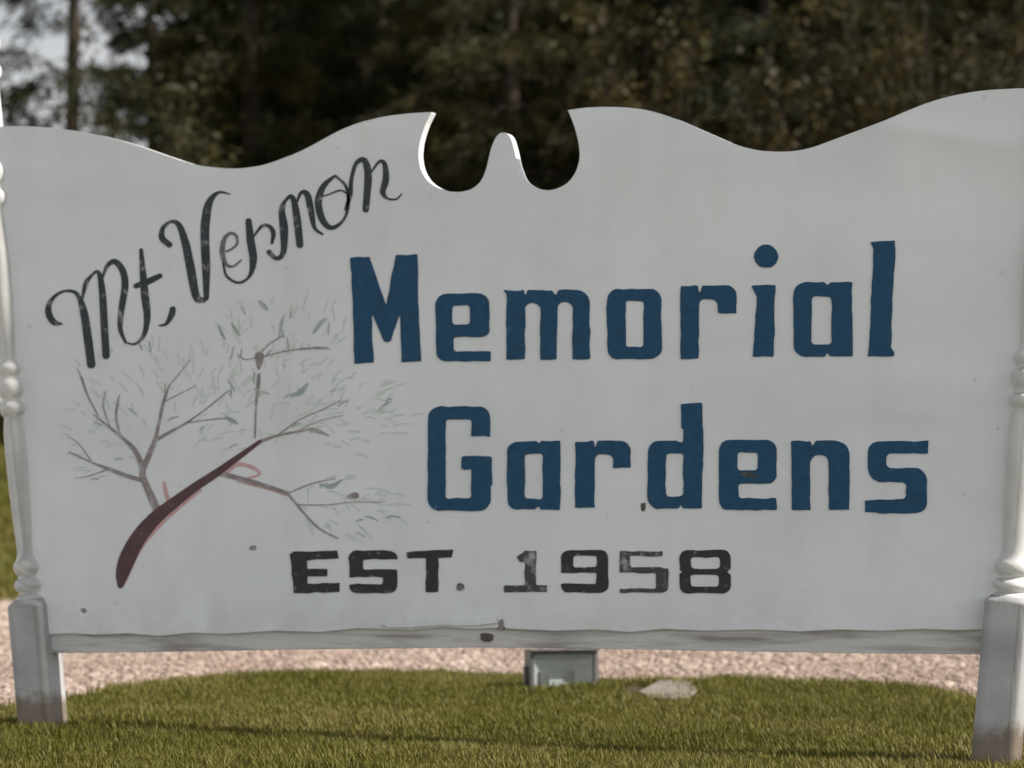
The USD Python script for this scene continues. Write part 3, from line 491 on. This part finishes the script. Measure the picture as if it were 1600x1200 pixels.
# ---------------------------------------------------------------- trees
def cards(P, Dv, L, Wd, r, droop=0.0):
    """leaf-sized slivers: a pointed quad at each P along Dv"""
    n = len(P); Dv = Dv / np.maximum(np.linalg.norm(Dv, axis=1, keepdims=True), 1e-9)
    s = np.cross(Dv, r.normal(size=(n, 3))); s /= np.maximum(np.linalg.norm(s, axis=1, keepdims=True), 1e-9)
    L, Wd = L[:, None], Wd[:, None]
    V = np.stack([P, P + Dv * L * 0.45 + s * Wd, P + Dv * L - np.array([0, 0, 1.0]) * droop * L, P + Dv * L * 0.45 - s * Wd], 1).reshape(-1, 3)
    b = np.arange(n)[:, None] * 4
    return V, np.concatenate([b + [0, 1, 2], b + [0, 2, 3]])
def conifer(seed, H, z0, spread, whorls, per, tufts, m, name, label, loc, rot=0, top=0.12, bare=0.0, size=1.0, group='evergreens behind the sign'):
    r = np.random.default_rng(seed); t = thing(name, label, 'tree', loc, rot, group=group)
    bend = r.normal(0, 0.12, 2); zz = np.linspace(-0.2, H, 9)
    ax = lambda z: np.array([bend[0] * (z / H) ** 2 * 2, bend[1] * (z / H) ** 2 * 2, z])
    parts = [tube([ax(q) for q in zz], [0.021 * H * (1 - 0.93 * max(q, 0) / H) * 0.62 for q in zz], 9)]
    P, Dv, L, Wd = [], [], [], []
    for w in range(whorls):
        f = (w + r.uniform(0, .6)) / whorls; zb = z0 + (H - z0) * f
        ln0 = spread * (1 - f) ** 0.75 * min(1, 0.55 + 1.6 * f) + 0.15
        for k in range(per):
            a = 2 * math.pi * (k + r.uniform(-.3, .3)) / per + w * 1.1; ln = ln0 * r.uniform(0.55, 1.15)
            d = np.array([math.cos(a), math.sin(a), 0.0]); rise = r.uniform(-0.15, 0.25) + 0.35 * f
            q = np.linspace(0, 1, 6); pts = np.array([ax(zb) + d * ln * s + np.array([0, 0, ln * (rise * s - 0.33 * s * s)]) + np.r_[r.normal(0, .03, 2), 0] * (s > 0) for s in q])
            parts.append(tube(pts, [max(.004, .011 * ln * (1 - .9 * s)) for s in q], 5))
            n = int(tufts * (0.35 + ln / spread)); s = r.uniform(0.18 + bare, 1.02, n) ** 0.8
            base = np.array([np.interp(s, q, pts[:, i]) for i in range(3)]).T
            side = np.cross(d, [0, 0, 1.0]); off = r.normal(0, 0.21, n) * ln * (1.15 - s * 0.75)
            hang = -np.abs(r.normal(0, .10, n)) * ln * .6
            c = base + side * off[:, None] + np.array([0, 0, 1.0]) * (hang + r.normal(0, .05, n))[:, None] + d * (np.abs(off) * 0.4)[:, None]
            m_ = 7
            cc = np.repeat(c, m_, 0) + r.normal(0, 0.035 * size, (n * m_, 3))
            dd = d * 0.7 + np.repeat(side * np.sign(off)[:, None], m_, 0) * 0.6 + r.normal(0, .55, (n * m_, 3)) - [0, 0, .45]
            P.append(cc); Dv.append(dd); L.append(r.uniform(.14, .30, n * m_) * size); Wd.append(r.uniform(.007, .015, n * m_) * size)
    V, F = cards(np.vstack(P), np.vstack(Dv), np.concatenate(L), np.concatenate(Wd), r, .15)
    obj('trunk', cat(parts), 'bark', t, smooth=60)
    obj('crown', trimesh.Trimesh(V, F, process=False), m, t)
    return t
def broadleaf(seed, H, spread, n, m, name, label, loc, cat_='shrub', size=1.0, group=None):
    r = np.random.default_rng(seed); t = thing(name, label, cat_, loc, r.uniform(0, 360), group=group)
    parts, P, Dv = [], [], []
    for k in range(26):
        a = r.uniform(0, 2 * math.pi); tip = np.array([math.cos(a) * spread * r.uniform(.25, 1), math.sin(a) * spread * r.uniform(.25, 1), H * r.uniform(.45, 1)])
        s = np.linspace(0, 1, 6)[:, None]; pts = np.array([0, 0, -.1]) * (1 - s) + tip * np.c_[s ** 1.4, s ** 1.4, s] + r.normal(0, .06, (6, 3)) * s
        parts.append(tube(pts, np.linspace(.035, .006, 6) * H / 5, 5))
        for j in range(n // 26 // 9):
            q = r.uniform(.3, 1.05); c = np.array([np.interp(q, s[:, 0], pts[:, i]) for i in range(3)]) + r.normal(0, .20, 3) * spread * .55
            e_n = r.normal(0, .10, (9, 3)) * size; P.append(c + e_n); Dv.append(r.normal(0, 1, (9, 3)) + [0, 0, -.2])
    P, Dv = np.vstack(P), np.vstack(Dv)
    V, F = cards(P, Dv, r.uniform(.07, .16, len(P)) * size, r.uniform(.02, .045, len(P)) * size, r)
    obj('stem', cat(parts), 'bark', t, smooth=60); obj('crown', trimesh.Trimesh(V, F, process=False), m, t)
    return t
def gp(px, depth):
    q = spot(px, depth); q[2] = float(height(q[0], q[1])); return q
conifer(1, 12.0, 1.2, 2.6, 14, 6, 46, 'needle_green', 'pine_tree', 'open pine at the far left with sky showing between its level limbs', gp(108, 40), bare=0.12)
conifer(9, 11.0, 0.6, 1.5, 17, 6, 34, 'needle_olive', 'pine_tree', 'slim young pine between the open far left pine and the left dip of the sign', gp(238, 46), bare=0.05)
conifer(2, 13.0, 0.8, 1.8, 24, 6, 38, 'needle_olive', 'pine_tree', 'bushy dark pine rising above the left dip of the sign', gp(390, 41))
conifer(3, 14.0, 0.6, 2.8, 28, 6, 46, 'needle_green', 'pine_tree', 'dark pine above the crest left of the round notch', gp(565, 43))
conifer(4, 13.5, 0.6, 2.7, 26, 6, 46, 'needle_olive', 'pine_tree', 'dark pine directly behind the round notch in the sign', gp(800, 40))
conifer(5, 13.0, 0.8, 2.6, 26, 6, 46, 'needle_olive', 'pine_tree', 'yellowish pine above the crest right of the round notch', gp(1010, 44))
conifer(6, 14.5, 0.5, 3.0, 28, 6, 46, 'needle_green', 'pine_tree', 'darkest pine rising above the right dip of the sign', gp(1190, 41))
conifer(7, 13.0, 0.6, 2.8, 26, 6, 46, 'needle_green', 'pine_tree', 'dark pine above the rising right shoulder of the sign', gp(1405, 44))
conifer(8, 13.0, 0.6, 2.8, 26, 6, 46, 'needle_olive', 'pine_tree', 'dark pine at the far right above the right post', gp(1600, 42))
for i, (px, d, H, lab) in enumerate(((250, 38, 5.6, 'low olive shrub where the left shoulder of the sign slopes down'), (1290, 37, 6.4, 'yellow brown shrub just right of the right dip of the sign'), (1385, 38, 6.6, 'tan leafed shrub over the middle of the right slope of the sign'), (1500, 37, 6.5, 'brownish shrub above the right shoulder crest of the sign'), (1000, 39, 7.2, 'golden olive shrub above the flat crest right of the notch'))):
    broadleaf(30 + i, H, 1.5, 7000, 'autumn_leaf' if i else 'needle_olive', 'shrub', lab, gp(px, d), group='shrubs at the wood edge')
# the wood behind, one mass: several crowns joined
protos = []
def mass(seed, H, spread, n):
    r = np.random.default_rng(seed)
    u = r.uniform(0, 1, n) ** .8; a = r.uniform(0, 2 * math.pi, n); rad = spread * (1 - u) ** .6 * np.sqrt(r.uniform(.1, 1, n))
    lump = meshkit.noise(np.c_[np.cos(a) * 2, np.sin(a) * 2, u * 9] + seed) 
    P = np.c_[np.cos(a) * rad * (.6 + .8 * lump), np.sin(a) * rad * (.6 + .8 * lump), .3 + u * H]
    V, F = cards(P, r.normal(0, 1, (n, 3)) + np.c_[np.cos(a), np.sin(a), np.full(n, -.3)], r.uniform(.25, .6, n), r.uniform(.05, .12, n), r)
    tr = tube([(0, 0, -.3), (0, 0, H * .5), (0, 0, H)], [.2, .13, .02], 7)
    return V, F, tr
VV, FF, TT, o_ = [], [], [], 0
lib = [mass(50 + i, 15, 3.2, 9000) for i in range(3)]
for i, (px, d) in enumerate([(p_, 54 + 5 * ((k * 7) % 3)) for k, p_ in enumerate(range(400, 1950, 105))] + [(p_, 66) for p_ in range(420, 1950, 150)] + [(-420, 70), (-560, 60), (-700, 52)]):
    V, F, tr = lib[i % 3]; q = gp(px, d); an = i * 2.1; c, s = math.cos(an), math.sin(an)
    M = np.array([[c, -s, 0], [s, c, 0], [0, 0, 1.0]]); sc = .85 + .3 * ((i * 37) % 10) / 10
    VV.append(V @ M.T * sc + q); FF.append(F + o_); o_ += len(V); t2 = tr.copy(); t2.apply_scale(sc); t2.apply_translation(q); TT.append(t2)
wood = thing('wood', 'dark evergreen wood filling the background behind the nearer pines', 'wood'); tag(wood, kind='stuff')
obj('crowns', trimesh.Trimesh(np.vstack(VV), np.vstack(FF), process=False), 'needle_green', wood); obj('trunks', cat(TT), 'bark', wood, smooth=60)
